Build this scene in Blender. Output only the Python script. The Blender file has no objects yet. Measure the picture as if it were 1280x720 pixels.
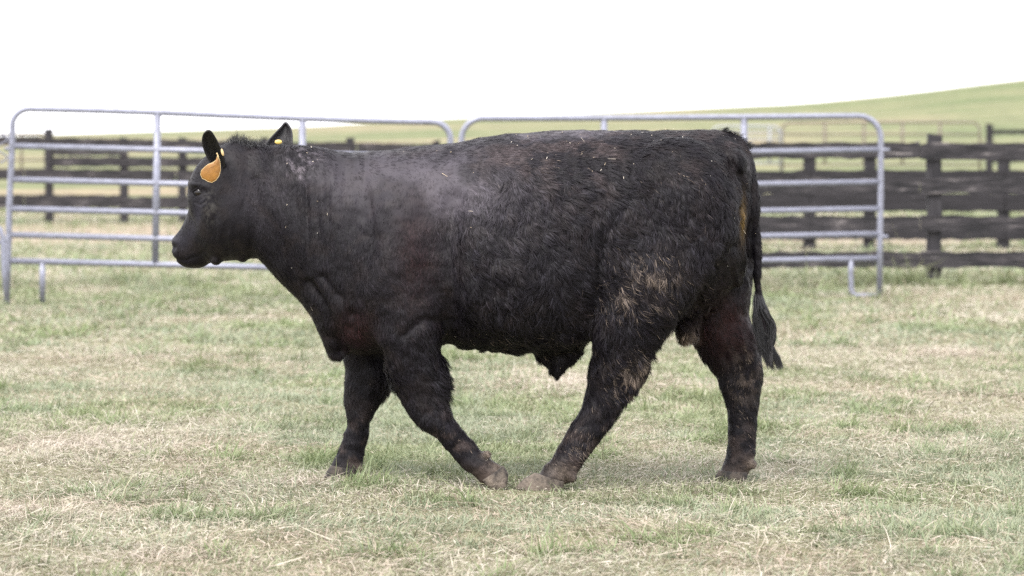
import bpy, bmesh, math, random
import numpy as np
from mathutils import Vector, Matrix, kdtree
from mathutils.bvhtree import BVHTree

rng = np.random.default_rng(11)
random.seed(5)
S = bpy.context.scene
COL = S.collection

# ------------------------------------------------------------------ camera, sky, sun, exposure
CAM_H, CAM_D, F = 1.26, 12.0, 4000.0
PITCH = math.atan(171.5 / F)
cam_d = bpy.data.cameras.new('camera')
cam = bpy.data.objects.new('camera', cam_d)
COL.objects.link(cam)
cam.location = (0, -CAM_D, CAM_H)
cam.rotation_euler = (math.pi / 2 - PITCH, 0, 0)
cam_d.sensor_width = 36
cam_d.lens = 36 * F / 1280
cam_d.clip_start = 0.5
cam_d.clip_end = 3000
cam_d.dof.use_dof = True
cam_d.dof.focus_distance = 11.8
cam_d.dof.aperture_fstop = 4.0
S.camera = cam

SUN_EL, SUN_AZ = math.radians(52), math.radians(35)
world = bpy.data.worlds.new('World')
S.world = world
world.use_nodes = True
wn = world.node_tree.nodes
wl = world.node_tree.links
wn.clear()
w_out = wn.new('ShaderNodeOutputWorld')
w_bg = wn.new('ShaderNodeBackground')
w_hsv = wn.new('ShaderNodeHueSaturation')
w_sky = wn.new('ShaderNodeTexSky')
w_sky.sky_type = 'NISHITA'
w_sky.sun_disc = False
w_sky.sun_elevation = SUN_EL
w_sky.sun_rotation = math.pi + SUN_AZ
w_sky.air_density = 1.0
w_sky.dust_density = 1.5
w_sky.ozone_density = 1.0
w_hsv.inputs['Saturation'].default_value = 0.22     # a bright veil of cloud
w_bg.inputs['Strength'].default_value = 0.12
wl.new(w_sky.outputs[0], w_hsv.inputs['Color'])
w_mix = wn.new('ShaderNodeMixRGB')                    # thin bright overcast over the blue
w_mix.inputs[0].default_value = 0.8
w_mix.inputs[2].default_value = (8.6, 8.5, 8.9, 1)
wl.new(w_hsv.outputs[0], w_mix.inputs[1])
wl.new(w_mix.outputs[0], w_bg.inputs['Color'])
wl.new(w_bg.outputs[0], w_out.inputs['Surface'])

sun_d = bpy.data.lights.new('sun', 'SUN')
sun_d.energy = 1.3
sun_d.angle = math.radians(25)
sun_d.color = (1.0, 0.96, 0.9)
sun = bpy.data.objects.new('sun', sun_d)
COL.objects.link(sun)
sv = Vector((-math.sin(SUN_AZ) * math.cos(SUN_EL), -math.cos(SUN_AZ) * math.cos(SUN_EL), math.sin(SUN_EL)))
sun.rotation_euler = sv.to_track_quat('Z', 'Y').to_euler()

S.view_settings.view_transform = 'Standard'
S.view_settings.look = 'None'
S.view_settings.gamma = 1
S.view_settings.use_curve_mapping = False
S.view_settings.exposure = 1.5
S.render.engine = 'CYCLES'
S.cycles.use_denoising = False      # the fine coat and turf keep their grain
S.cycles.max_bounces = 6

# ------------------------------------------------------------------ pixel <-> place
CAMP = np.array([0, -CAM_D, CAM_H])
FWD = np.array([0, math.cos(PITCH), -math.sin(PITCH)])
UP = np.array([0, math.sin(PITCH), math.cos(PITCH)])

def P(px, py, Y=0.0):
    """the place seen at (px,py) of the photo at world depth Y"""
    d = FWD + np.array([1, 0, 0]) * (px - 640) / F + UP * (360 - py) / F
    return CAMP + d * (Y + CAM_D) / d[1]

def project(p):
    v = p - CAMP
    dep = v @ FWD
    return 640 + F * v[:, 0] / dep, 360 - F * (v @ UP) / dep

# ------------------------------------------------------------------ noise
def _hash(ix, iy, iz, seed):
    h = (ix.astype(np.int64) * 374761393 + iy.astype(np.int64) * 668265263 + iz.astype(np.int64) * 2147483647 + seed * 974711)
    h = (h ^ (h >> 13)) * 1274126177
    h = h & 0x7fffffff
    h = (h ^ (h >> 16)) & 0xffff
    return h / 65535.0

def noise(p, scale=1.0, seed=0):
    q = np.asarray(p, float) * scale + 137.3
    i = np.floor(q).astype(np.int64)
    f = q - i
    f = f * f * (3 - 2 * f)
    r = 0
    for dx in (0, 1):
        for dy in (0, 1):
            for dz in (0, 1):
                w = (f[:, 0] if dx else 1 - f[:, 0]) * (f[:, 1] if dy else 1 - f[:, 1]) * (f[:, 2] if dz else 1 - f[:, 2])
                r = r + w * _hash(i[:, 0] + dx, i[:, 1] + dy, i[:, 2] + dz, seed)
    return r

def fbm(p, scale=1.0, seed=0, octv=3):
    r, a, t = 0, 1.0, 0
    for o in range(octv):
        r = r + a * noise(p, scale * 2 ** o, seed + o * 17)
        t += a
        a *= 0.5
    return r / t

def sstep(a, b, x):
    t = np.clip((x - a) / (b - a), 0, 1)
    return t * t * (3 - 2 * t)

def mixc(c, d, m):
    m = np.asarray(m)[:, None]
    return c * (1 - m) + np.asarray(d, float) * m

# ------------------------------------------------------------------ object helpers
def empty(name, loc, label, cat, group=None):
    o = bpy.data.objects.new(name, None)
    COL.objects.link(o)
    o.location = loc
    o.empty_display_size = 0.2
    o['label'] = label
    o['category'] = cat
    if group:
        o['group'] = group
    return o

def link(name, me, mat, parent=None, smooth=True):
    o = bpy.data.objects.new(name, me)
    COL.objects.link(o)
    if mat is not None:
        me.materials.append(mat)
    if smooth:
        me.polygons.foreach_set('use_smooth', np.ones(len(me.polygons), bool))
    if parent is not None:
        off = Vector(parent.location)
        if parent.parent:
            off = off + parent.parent.location
        # meshes are written in place coordinates, then taken into their thing's own frame
        me.transform(Matrix.Translation(-off))
        o.parent = parent
    return o

def mesh_np(name, V, quads=None, tris=None, col=None):
    me = bpy.data.meshes.new(name)
    nq = 0 if quads is None else len(quads)
    nt = 0 if tris is None else len(tris)
    me.vertices.add(len(V))
    me.vertices.foreach_set('co', np.ascontiguousarray(V, np.float32).ravel())
    loops = []
    if nq: loops.append(np.asarray(quads).ravel())
    if nt: loops.append(np.asarray(tris).ravel())
    loops = np.concatenate(loops).astype(np.int32)
    me.loops.add(len(loops))
    me.loops.foreach_set('vertex_index', loops)
    me.polygons.add(nq + nt)
    st = np.concatenate([np.arange(nq) * 4, nq * 4 + np.arange(nt) * 3]).astype(np.int32)
    me.polygons.foreach_set('loop_start', st)
    me.update(calc_edges=True)
    if col is not None:
        a = me.color_attributes.new('Col', 'FLOAT_COLOR', 'POINT')
        c = np.ones((len(V), 4), np.float32)
        c[:, :3] = col
        a.data.foreach_set('color', c.ravel())
    return me

# ------------------------------------------------------------------ materials
def new_mat(name):
    m = bpy.data.materials.new(name)
    m.use_nodes = True
    n = m.node_tree.nodes
    b = n['Principled BSDF']
    return m, n, m.node_tree.links, b

def noise_mat(name, c1, c2, scale, rough=0.7, metal=0.0, stretch=(1, 1, 1), bump=0.0, bscale=None, spec=0.5, lo=0.35, hi=0.65, c3=None):
    m, n, l, b = new_mat(name)
    tc = n.new('ShaderNodeTexCoord')
    mp = n.new('ShaderNodeMapping')
    mp.inputs['Scale'].default_value = stretch
    l.new(tc.outputs['Object'], mp.inputs[0])
    t = n.new('ShaderNodeTexNoise')
    t.inputs['Scale'].default_value = scale
    t.inputs['Detail'].default_value = 6
    t.inputs['Roughness'].default_value = 0.65
    l.new(mp.outputs[0], t.inputs['Vector'])
    r = n.new('ShaderNodeValToRGB')
    r.color_ramp.elements[0].position = lo
    r.color_ramp.elements[1].position = hi
    r.color_ramp.elements[0].color = (*c1, 1)
    r.color_ramp.elements[1].color = (*c2, 1)
    if c3:
        e = r.color_ramp.elements.new(min(0.98, hi + 0.12))
        e.color = (*c3, 1)
    l.new(t.outputs['Fac'], r.inputs[0])
    l.new(r.outputs[0], b.inputs['Base Color'])
    b.inputs['Roughness'].default_value = rough
    b.inputs['Metallic'].default_value = metal
    b.inputs['Specular IOR Level'].default_value = spec
    if bump:
        t2 = n.new('ShaderNodeTexNoise')
        t2.inputs['Scale'].default_value = bscale or scale * 3
        t2.inputs['Detail'].default_value = 5
        l.new(mp.outputs[0], t2.inputs['Vector'])
        bp = n.new('ShaderNodeBump')
        bp.inputs['Strength'].default_value = bump
        bp.inputs['Distance'].default_value = 0.01
        l.new(t2.outputs['Fac'], bp.inputs['Height'])
        l.new(bp.outputs[0], b.inputs['Normal'])
    return m

def attr_mat(name, rough, spec=0.5, bump=0.0, bscale=120, stretch=(1, 1, 1), sheen=0.0, trans=0.0):
    m, n, l, b = new_mat(name)
    a = n.new('ShaderNodeAttribute')
    a.attribute_name = 'Col'
    l.new(a.outputs['Color'], b.inputs['Base Color'])
    b.inputs['Roughness'].default_value = rough
    b.inputs['Specular IOR Level'].default_value = spec
    if sheen:
        b.inputs['Sheen Weight'].default_value = sheen
        b.inputs['Sheen Roughness'].default_value = 0.4
    if bump:
        tc = n.new('ShaderNodeTexCoord')
        mp = n.new('ShaderNodeMapping')
        mp.inputs['Scale'].default_value = stretch
        l.new(tc.outputs['Object'], mp.inputs[0])
        t2 = n.new('ShaderNodeTexNoise')
        t2.inputs['Scale'].default_value = bscale
        t2.inputs['Detail'].default_value = 4
        l.new(mp.outputs[0], t2.inputs['Vector'])
        bp = n.new('ShaderNodeBump')
        bp.inputs['Strength'].default_value = bump
        bp.inputs['Distance'].default_value = 0.004
        l.new(t2.outputs['Fac'], bp.inputs['Height'])
        l.new(bp.outputs[0], b.inputs['Normal'])
    if trans:
        tr = n.new('ShaderNodeBsdfTranslucent')
        l.new(a.outputs['Color'], tr.inputs['Color'])
        mx = n.new('ShaderNodeMixShader')
        mx.inputs[0].default_value = trans
        l.new(b.outputs[0], mx.inputs[1])
        l.new(tr.outputs[0], mx.inputs[2])
        l.new(mx.outputs[0], n['Material Output'].inputs['Surface'])
    return m

M_GALV = noise_mat('galvanised_steel', (0.185, 0.19, 0.235), (0.28, 0.29, 0.36), 14, rough=0.42, metal=0.35, stretch=(1, 1, 4), bump=0.1, bscale=60)
M_WOOD = noise_mat('weathered_black_board', (0.008, 0.007, 0.009), (0.026, 0.023, 0.027), 3.0, rough=0.85, stretch=(0.8, 3, 9), bump=0.6, bscale=14, c3=(0.15, 0.14, 0.145))
M_WOOD_GREY = noise_mat('weathered_grey_board', (0.008, 0.0075, 0.0095), (0.045, 0.040, 0.044), 3.4, rough=0.85, stretch=(0.9, 3, 8), bump=0.6, bscale=14, c3=(0.24, 0.215, 0.21), lo=.40, hi=.60)
M_POST = noise_mat('weathered_post', (0.012, 0.011, 0.014), (0.04, 0.037, 0.041), 4.0, rough=0.9, stretch=(6, 6, 1), bump=0.6, bscale=12)
M_RUST = noise_mat('rusty_pipe', (0.13, 0.10, 0.085), (0.20, 0.165, 0.145), 8, rough=0.7, metal=0.2)
M_GREYPIPE = noise_mat('dull_zinc', (0.27, 0.28, 0.29), (0.36, 0.37, 0.38), 8, rough=0.6, metal=0.4)
M_COAT = attr_mat('black_coat', 0.55, 0.20, bump=0.5, bscale=60, stretch=(2.2, 2.2, 0.7))
M_HOOF = noise_mat('muddy_hoof', (0.014, 0.012, 0.011), (0.07, 0.055, 0.044), 26, rough=0.75, bump=0.5, bscale=90, lo=0.42, hi=0.6)
M_HOOF_TAN = noise_mat('dried_mud_hoof', (0.03, 0.025, 0.022), (0.17, 0.138, 0.11), 26, rough=0.85, bump=0.6, bscale=90, lo=0.35, hi=0.6)
M_EYE = noise_mat('wet_eye', (0.004, 0.003, 0.003), (0.012, 0.008, 0.007), 30, rough=0.06)
M_TAG = noise_mat('orange_tag_plastic', (0.21, 0.09, 0.011), (0.29, 0.13, 0.019), 60, rough=0.42, bump=0.1)
M_TAG_Y = noise_mat('yellow_tag_plastic', (0.6, 0.44, 0.10), (0.7, 0.52, 0.16), 60, rough=0.4)
M_TAG_RIM = noise_mat('pale_tag_edge', (0.50, 0.36, 0.16), (0.6, 0.45, 0.24), 60, rough=0.4)
M_BLADE = attr_mat('grass_blade', 0.62, 0.3, trans=0.25)

# ------------------------------------------------------------------ ground
_sx = np.array([-200, -80, -40, -28, -16, -5, 10, 22.5, 28.8, 33.8, 40, 60, 120, 300], float)
_sy = np.array([172, 171, 170, 164, 158, 148, 138.5, 129.5, 120, 111, 98, 84, 70, 70], float)
RIDGE = 238.0

def ground_z(x, y):
    x = np.asarray(x, float); y = np.asarray(y, float)
    zr = 1.26 + (188.5 - np.interp(x, _sx, _sy)) * 250 / F
    u = np.clip((y - 30) / (RIDGE - 30), 0, 1)
    z = zr * u ** 1.25
    z = z - np.clip((y - RIDGE) / 300, 0, None) ** 2 * 8
    p = np.stack([x, y, 0 * x], -1).reshape(-1, 3)
    n = (noise(p, 0.9, 5) - 0.5) * 0.035 + (noise(p, 3.1, 6) - 0.5) * 0.012
    near = np.exp(-(np.abs(y) / 40) ** 2)
    return z + n.reshape(z.shape) * near

def build_ground():
    ys = np.concatenate([np.linspace(-40, -6, 12), np.arange(-5, 22, 0.12), np.linspace(22.3, 60, 90), np.linspace(62, 260, 90), np.linspace(270, 900, 24)])
    xs = np.concatenate([-np.geomspace(600, 9, 40), np.arange(-8.6, 8.7, 0.14), np.geomspace(9, 600, 40)])
    X, Y = np.meshgrid(xs, ys)
    Z = ground_z(X, Y)
    V = np.stack([X, Y, Z], -1).reshape(-1, 3)
    nx, ny = len(xs), len(ys)
    i = np.arange(nx - 1)[None, :] + np.arange(ny - 1)[:, None] * nx
    q = np.stack([i, i + 1, i + nx + 1, i + nx], -1).reshape(-1, 4)
    me = mesh_np('ground', V, quads=q)
    m, n, l, b = new_mat('pasture_soil')
    tc = n.new('ShaderNodeTexCoord')
    def nz(scale, detail=6, st=(1, 1, 1), rough=0.6):
        mp = n.new('ShaderNodeMapping'); mp.inputs['Scale'].default_value = st
        l.new(tc.outputs['Object'], mp.inputs[0])
        t = n.new('ShaderNodeTexNoise'); t.inputs['Scale'].default_value = scale
        t.inputs['Detail'].default_value = detail; t.inputs['Roughness'].default_value = rough
        l.new(mp.outputs[0], t.inputs['Vector']); return t
    def ramp(t, stops):
        r = n.new('ShaderNodeValToRGB')
        r.color_ramp.elements[0].position, r.color_ramp.elements[0].color = stops[0][0], (*stops[0][1], 1)
        r.color_ramp.elements[1].position, r.color_ramp.elements[1].color = stops[-1][0], (*stops[-1][1], 1)
        for s in stops[1:-1]:
            e = r.color_ramp.elements.new(s[0]); e.color = (*s[1], 1)
        l.new(t.outputs['Fac'], r.inputs[0]); return r
    thatch = ramp(nz(45, 8, rough=0.75), [(0.3, (0.065, 0.062, 0.036)), (0.5, (0.165, 0.160, 0.093)), (0.7, (0.28, 0.25, 0.17))])
    far = ramp(nz(0.07, 7, (1, 1.6, 1), 0.6), [(0.36, (0.112, 0.140, 0.062)), (0.46, (0.148, 0.165, 0.082)), (0.55, (0.20, 0.188, 0.110)), (0.64, (0.27, 0.215, 0.148))])
    fine = ramp(nz(0.9, 9, (1, .35, 1), rough=0.85), [(0.3, (0.55, 0.56, 0.55)), (0.7, (1.3, 1.27, 1.2))])
    mul = n.new('ShaderNodeMixRGB'); mul.blend_type = 'MULTIPLY'; mul.inputs[0].default_value = 1
    l.new(far.outputs[0], mul.inputs[1]); l.new(fine.outputs[0], mul.inputs[2])
    sep = n.new('ShaderNodeSeparateXYZ'); l.new(tc.outputs['Object'], sep.inputs[0])
    mr = n.new('ShaderNodeMapRange'); mr.inputs['From Min'].default_value = 16; mr.inputs['From Max'].default_value = 34
    l.new(sep.outputs['Y'], mr.inputs['Value'])
    mx = n.new('ShaderNodeMixRGB'); l.new(mr.outputs[0], mx.inputs[0])
    l.new(thatch.outputs[0], mx.inputs[1]); l.new(mul.outputs[0], mx.inputs[2])
    # bare trodden strips beyond the fences
    wav_ = nz(0.22, 4)
    add = n.new('ShaderNodeMath'); add.operation = 'MULTIPLY_ADD'; add.inputs[1].default_value = 7.0
    l.new(wav_.outputs['Fac'], add.inputs[0]); l.new(sep.outputs['Y'], add.inputs[2])
    b1 = n.new('ShaderNodeMapRange'); b1.interpolation_type = 'SMOOTHSTEP'
    b1.inputs['From Min'].default_value = 33.5; b1.inputs['From Max'].default_value = 35.5
    l.new(add.outputs[0], b1.inputs['Value'])
    b2 = n.new('ShaderNodeMapRange'); b2.interpolation_type = 'SMOOTHSTEP'
    b2.inputs['From Min'].default_value = 45; b2.inputs['From Max'].default_value = 41
    l.new(add.outputs[0], b2.inputs['Value'])
    mm = n.new('ShaderNodeMath'); mm.operation = 'MULTIPLY'
    l.new(b1.outputs[0], mm.inputs[0]); l.new(b2.outputs[0], mm.inputs[1])
    mm2 = n.new('ShaderNodeMath'); mm2.operation = 'MULTIPLY'; mm2.inputs[1].default_value = 0.75
    l.new(mm.outputs[0], mm2.inputs[0])
    mx2 = n.new('ShaderNodeMixRGB'); mx2.inputs[2].default_value = (0.30, 0.235, 0.185, 1)
    l.new(mm2.outputs[0], mx2.inputs[0]); l.new(mx.outputs[0], mx2.inputs[1])
    l.new(mx2.outputs[0], b.inputs['Base Color'])
    b.inputs['Roughness'].default_value = 0.95
    b.inputs['Specular IOR Level'].default_value = 0.15
    o = link('ground', me, m)
    o['kind'] = 'structure'
    return o
build_ground()

# ------------------------------------------------------------------ grass
def patch_fields(x, y):
    p = np.stack([x, y, 0 * x], -1)
    green = fbm(p * np.array([1, .55, 1]), 0.85, 21, 4)     # broad green or straw areas
    tuft = noise(p, 4.5, 31) * 0.6 + noise(p, 9.0, 33) * 0.4
    return green, tuft

def grass(y0, y1, dens, wid, lenm, half, nseg, seed, grow=0.0):
    r = np.random.default_rng(seed)
    Ys, Xs = [], []
    for k in range(8):
        a = y0 + (y1 - y0) * k / 8; b_ = y0 + (y1 - y0) * (k + 1) / 8
        w = half(b_)
        n = int(dens * (b_ - a) * 2 * w)
        Ys.append(r.uniform(a, b_, n)); Xs.append(r.uniform(-w, w, n))
    x, y = np.concatenate(Xs), np.concatenate(Ys)
    g, t = patch_fields(x, y)
    dead = np.zeros(len(x))
    for cx_, cy_, rx_, ry_ in ((2.69, 7.9, .42, .9), (3.6, 11.8, .28, .5), (-.80, .05, .16, .16), (-1.13, -2.1, .16, .14), (-1.9, 1.6, .35, .5), (.35, 5.2, .5, .8), (-.9, 15.2, .4, .6), (-1.75, -.9, .3, .3)):
        dead = np.maximum(dead, np.exp(-(((x - cx_) / rx_) ** 2 + ((y - cy_) / ry_) ** 2)))
    bare = sstep(30.0, 32.0, y + 0 * x) * sstep(41, 38, y)
    keep = (r.random(len(x)) > .75 * bare) & (r.random(len(x)) < 0.55 + 0.9 * sstep(0.35, 0.7, t))
    x, y, g, t, dead = x[keep], y[keep], g[keep], t[keep], dead[keep]
    N = len(x)
    p2 = np.stack([x, y, 0 * x], -1)
    isg = sstep(0.40, 0.60, (g - .5) * 1.15 + t * 0.56 + .212 + r.normal(0, 0.10, N) - 0.0) > r.random(N) * 1.02 + 0.02
    isg = isg & (r.random(N) > dead * 1.1)
    tall = np.maximum(sstep(0.56, 0.80, t), dead * .5)
    L = lenm * r.lognormal(-0.1, 0.42, N) * (0.70 + 1.0 * tall)
    litter = (~isg) & (r.random(N) < 0.42)                     # straw lying flat
    L = np.where(litter, L * 1.35, L)
    lon = (~isg) & (r.random(N) < 0.004)
    L = np.where(lon, L * 1.7, L)
    for hx, hy, hk in ((-.03, -.30, -.6), (.11, -.30, -.6), (-.03, -.17, -.3), (.11, -.17, -.3), (-.63, .17, .1), (.83, .15, .3)):
        L = L * (1 + hk * np.exp(-(((x - hx) / .16) ** 2 + ((y - hy + .06) / .12) ** 2)))
    weeds = np.zeros(N)
    if grow:
        pxx = x * F / (y + CAM_D) + 640
        weeds = np.exp(-((y - 17.9) / 0.8) ** 2) * sstep(0.42, 0.6, noise(p2, 1.6, 77)) * (pxx > 930) + \
                0.5 * np.exp(-((y - 17.9) / 0.6) ** 2) * (pxx < 250)
        L = L * (1 + 2.6 * weeds)
    ang = r.uniform(0, 2 * math.pi, N) + 0
    bend_dir = noise(p2, 2.5, 41) * 12
    ang = np.where(r.random(N) < 0.45, bend_dir + r.normal(0, .7, N), ang)
    up0 = np.where(isg, r.uniform(0.75, 1.45, N), r.uniform(0.35, 1.3, N))      # start elevation
    up0 = np.where(litter, r.uniform(-0.05, 0.35, N), up0)
    droop = np.where(litter, r.uniform(-0.1, 0.35, N), r.uniform(0.3, 1.7, N))
    W = wid * r.uniform(0.55, 1.25, N)
    z = ground_z(x, y)
    pos = np.stack([x, y, z - 0.003 + np.where(litter, r.uniform(0.004, 0.026, N), 0)], -1)
    dx, dy = np.cos(ang), np.sin(ang)
    yaw = ang + math.pi / 2 + r.normal(0, 0.5, N)
    side = np.stack([np.cos(yaw), np.sin(yaw), r.normal(0, 0.25, N)], -1)
    side /= np.linalg.norm(side, axis=1)[:, None]
    pts = [pos]
    twist = r.normal(0, 0.5, N)
    for k in range(nseg):
        e = up0 - droop * (k + 0.5) / nseg
        a2 = ang + twist * (k / nseg)
        step = np.stack([np.cos(a2) * np.cos(e), np.sin(a2) * np.cos(e), np.sin(e)], -1) * (L / nseg)[:, None]
        pts.append(pts[-1] + step)
    V = np.empty((N, nseg * 2 + 1, 3))
    for k in range(nseg):
        wk = W * (1.0 - 0.55 * (k / nseg) ** 1.5) * 0.5
        V[:, 2 * k] = pts[k] - side * wk[:, None]
        V[:, 2 * k + 1] = pts[k] + side * wk[:, None]
    V[:, 2 * nseg] = pts[nseg]
    # colours of the blades themselves
    v = r.random(N)
    gcol = mixc(np.tile([0.11, 0.145, 0.068], (N, 1)), [0.34, 0.38, 0.235], v)
    gcol = mixc(gcol, [0.26, 0.29, 0.22], (noise(p2, 1.3, 51) > .5) * 0.55)
    gcol = mixc(gcol, [0.16, 0.22, 0.085], sstep(0.60, 0.76, t) * 0.55)
    scol = mixc(np.tile([0.34, 0.29, 0.215], (N, 1)), [0.58, 0.535, 0.455], v)
    scol = mixc(scol, [0.42, 0.31, 0.245], (noise(p2, 1.9, 61) > .56) * 0.55 * r.random(N))
    scol = mixc(scol, [0.29, 0.295, 0.185], (r.random(N) < .35) * 0.8)
    scol = mixc(scol, [0.10, 0.075, 0.055], (r.random(N) < .08) * 0.8)
    scol = mixc(scol, [0.58, 0.50, 0.44], dead * .75 * r.random(N))
    c = np.where(isg[:, None], gcol, scol)
    if grow:
        c = mixc(c, [0.10, 0.125, 0.055], np.clip(weeds, 0, 1) * .85)
    C = np.repeat(c[:, None, :], nseg * 2 + 1, 1)
    root = np.linspace(0.0, 1, nseg * 2 + 1)[None, :, None]
    C = C * 1.0 + (isg[:, None, None] * root ** 3 * np.array([0.10, 0.06, 0.03]) * (r.random(N) < .5)[:, None, None])
    nv = nseg * 2 + 1
    base = (np.arange(N) * nv)[:, None]
    Q = []
    for k in range(nseg - 1):
        Q.append(base + np.array([[2 * k, 2 * k + 1, 2 * k + 3, 2 * k + 2]]))
    T = base + np.array([[2 * nseg - 2, 2 * nseg - 1, 2 * nseg]])
    return V.reshape(-1, 3), (np.concatenate(Q) if Q else np.zeros((0, 4), int)), T, C.reshape(-1, 3)

hw = lambda y: (y + CAM_D) * 0.178 + 0.8
hw2 = lambda y: (y + CAM_D) * 0.18 + 1.8
hw3 = lambda y: (y + CAM_D) * 0.19 + 3.5
parts = [grass(-3.3, 3.2, 12500, 0.0040, 0.043, hw, 3, 1),
         grass(3.2, 8.5, 5200, 0.0055, 0.047, hw2, 2, 2),
         grass(8.5, 20, 1700, 0.010, 0.055, hw2, 2, 3, grow=1.0),
         grass(20, 48, 330, 0.020, 0.085, hw3, 2, 4)]
Vs, Qs, Ts, Cs, off = [], [], [], [], 0
for v, q, t, c in parts:
    Vs.append(v); Qs.append(q + off); Ts.append(t + off); Cs.append(c); off += len(v)
gme = mesh_np('grass', np.concatenate(Vs), np.concatenate(Qs), np.concatenate(Ts), np.concatenate(Cs))
go = link('grass', gme, M_BLADE, smooth=False)
go['kind'] = 'stuff'
go['label'] = 'short mixed green and straw coloured pasture grass under the bull'
go['category'] = 'grass'

# ------------------------------------------------------------------ tubes and boards
def tube_mesh(paths, seg=10):
    """paths: list of (points, radius)"""
    bm = bmesh.new()
    for pts, rad in paths:
        pts = [Vector(p) for p in pts]
        n = len(pts)
        rings = []
        prev = None
        for i, p in enumerate(pts):
            t = (pts[min(i + 1, n - 1)] - pts[max(i - 1, 0)]).normalized()
            if prev is None:
                a = t.orthogonal().normalized()
            else:
                a = (prev - t * prev.dot(t)).normalized()
            prev = a
            b = t.cross(a)
            r = rad[i] if hasattr(rad, '__len__') else rad
            rings.append([bm.verts.new(p + (a * math.cos(2 * math.pi * k / seg) + b * math.sin(2 * math.pi * k / seg)) * r) for k in range(seg)])
        for i in range(n - 1):
            for k in range(seg):
                bm.faces.new((rings[i][k], rings[i][(k + 1) % seg], rings[i + 1][(k + 1) % seg], rings[i + 1][k]))
        bm.faces.new(rings[0][::-1]); bm.faces.new(rings[-1])
    bmesh.ops.recalc_face_normals(bm, faces=bm.faces)
    me = bpy.data.meshes.new('tube')
    bm.to_mesh(me); bm.free()
    return me

def arc(c, r, a0, a1, n=7):
    """arc in picture pixels"""
    return [(c[0] + r * math.cos(a0 + (a1 - a0) * i / n), c[1] - r * math.sin(a0 + (a1 - a0) * i / n)) for i in range(n + 1)]

def board_mesh(a, b, h, t, jag=0.009, cuts=22):
    """a plank from a to b (centre points), height h, thickness t with slightly uneven edges"""
    a, b = Vector(a), Vector(b)
    d = (b - a)
    out = Vector((d.y, -d.x, 0)).normalized() * (t / 2)
    bm = bmesh.new()
    rings = []
    for i in range(cuts + 1):
        p = a + d * (i / cuts)
        h0 = h / 2 + random.uniform(-jag, jag); h1 = h / 2 + random.uniform(-jag, jag)
        sag = Vector((0, 0, random.uniform(-jag, jag) * 0.6))
        rings.append([bm.verts.new(p + sag + out + Vector((0, 0, -h0))), bm.verts.new(p + sag + out + Vector((0, 0, h1))),
                      bm.verts.new(p + sag - out + Vector((0, 0, h1))), bm.verts.new(p + sag - out + Vector((0, 0, -h0)))])
    for i in range(cuts):
        for k in range(4):
            bm.faces.new((rings[i][k], rings[i][(k + 1) % 4], rings[i + 1][(k + 1) % 4], rings[i + 1][k]))
    bm.faces.new(rings[0][::-1]); bm.faces.new(rings[-1])
    bmesh.ops.recalc_face_normals(bm, faces=bm.faces)
    me = bpy.data.meshes.new('board')
    bm.to_mesh(me); bm.free()
    return me

def post_mesh(base, top, r):
    """a rough squared post with worn corners"""
    base, top = Vector(base), Vector(top)
    bm = bmesh.new()
    rings = []
    n = 6
    prof = [(1, .72), (.72, 1), (-.72, 1), (-1, .72), (-1, -.72), (-.72, -1), (.72, -1), (1, -.72)]
    for i in range(n + 1):
        p = base.lerp(top, i / n)
        s = r * (1 + random.uniform(-.05, .05)) * (1.06 if i == 0 else 1)
        o = Vector((random.uniform(-.006, .006), random.uniform(-.006, .006), 0))
        tilt = random.uniform(-.01, .01) if i == n else 0
        rings.append([bm.verts.new(p + o + Vector((x * s, y * s, tilt * x * 2))) for x, y in prof])
    for i in range(n):
        for k in range(8):
            bm.faces.new((rings[i][k], rings[i][(k + 1) % 8], rings[i + 1][(k + 1) % 8], rings[i + 1][k]))
    bm.faces.new(rings[0][::-1]); bm.faces.new(rings[-1])
    bmesh.ops.recalc_face_normals(bm, faces=bm.faces)
    me = bpy.data.meshes.new('post')
    bm.to_mesh(me); bm.free()
    return me

# ------------------------------------------------------------------ galvanised corral panels
def at(pxpy, Y):
    return Vector(P(pxpy[0], pxpy[1], Y))

def panel(label, Y, frame_px, rails, uprights, legs, stubs=(), group='galvanised corral panels', r=0.026):
    c = at(frame_px[len(frame_px) // 2], Y)
    t = empty('corral_panel', (c.x, Y, 0.0), label, 'metal panel', group)
    link('frame', tube_mesh([([at(q, Y) for q in frame_px], r)], 12), M_GALV, t)
    for a, b in rails:
        link('rail', tube_mesh([([at(a, Y), at(b, Y)], r * 0.98)], 12), M_GALV, t)
    for a, b in uprights:
        link('upright', tube_mesh([([at(a, Y + 0.004), at(b, Y + 0.004)], r * 1.12)], 12), M_GALV, t)
    for l_ in legs:
        link('leg', tube_mesh([([at(q, Y) for q in l_], r * 0.92)], 10), M_GALV, t)
    for s_ in stubs:
        link('latch_pin', tube_mesh([([at(q, Y - 0.01) for q in s_], r * 0.55)], 8), M_GALV, t)
    return t

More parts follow.
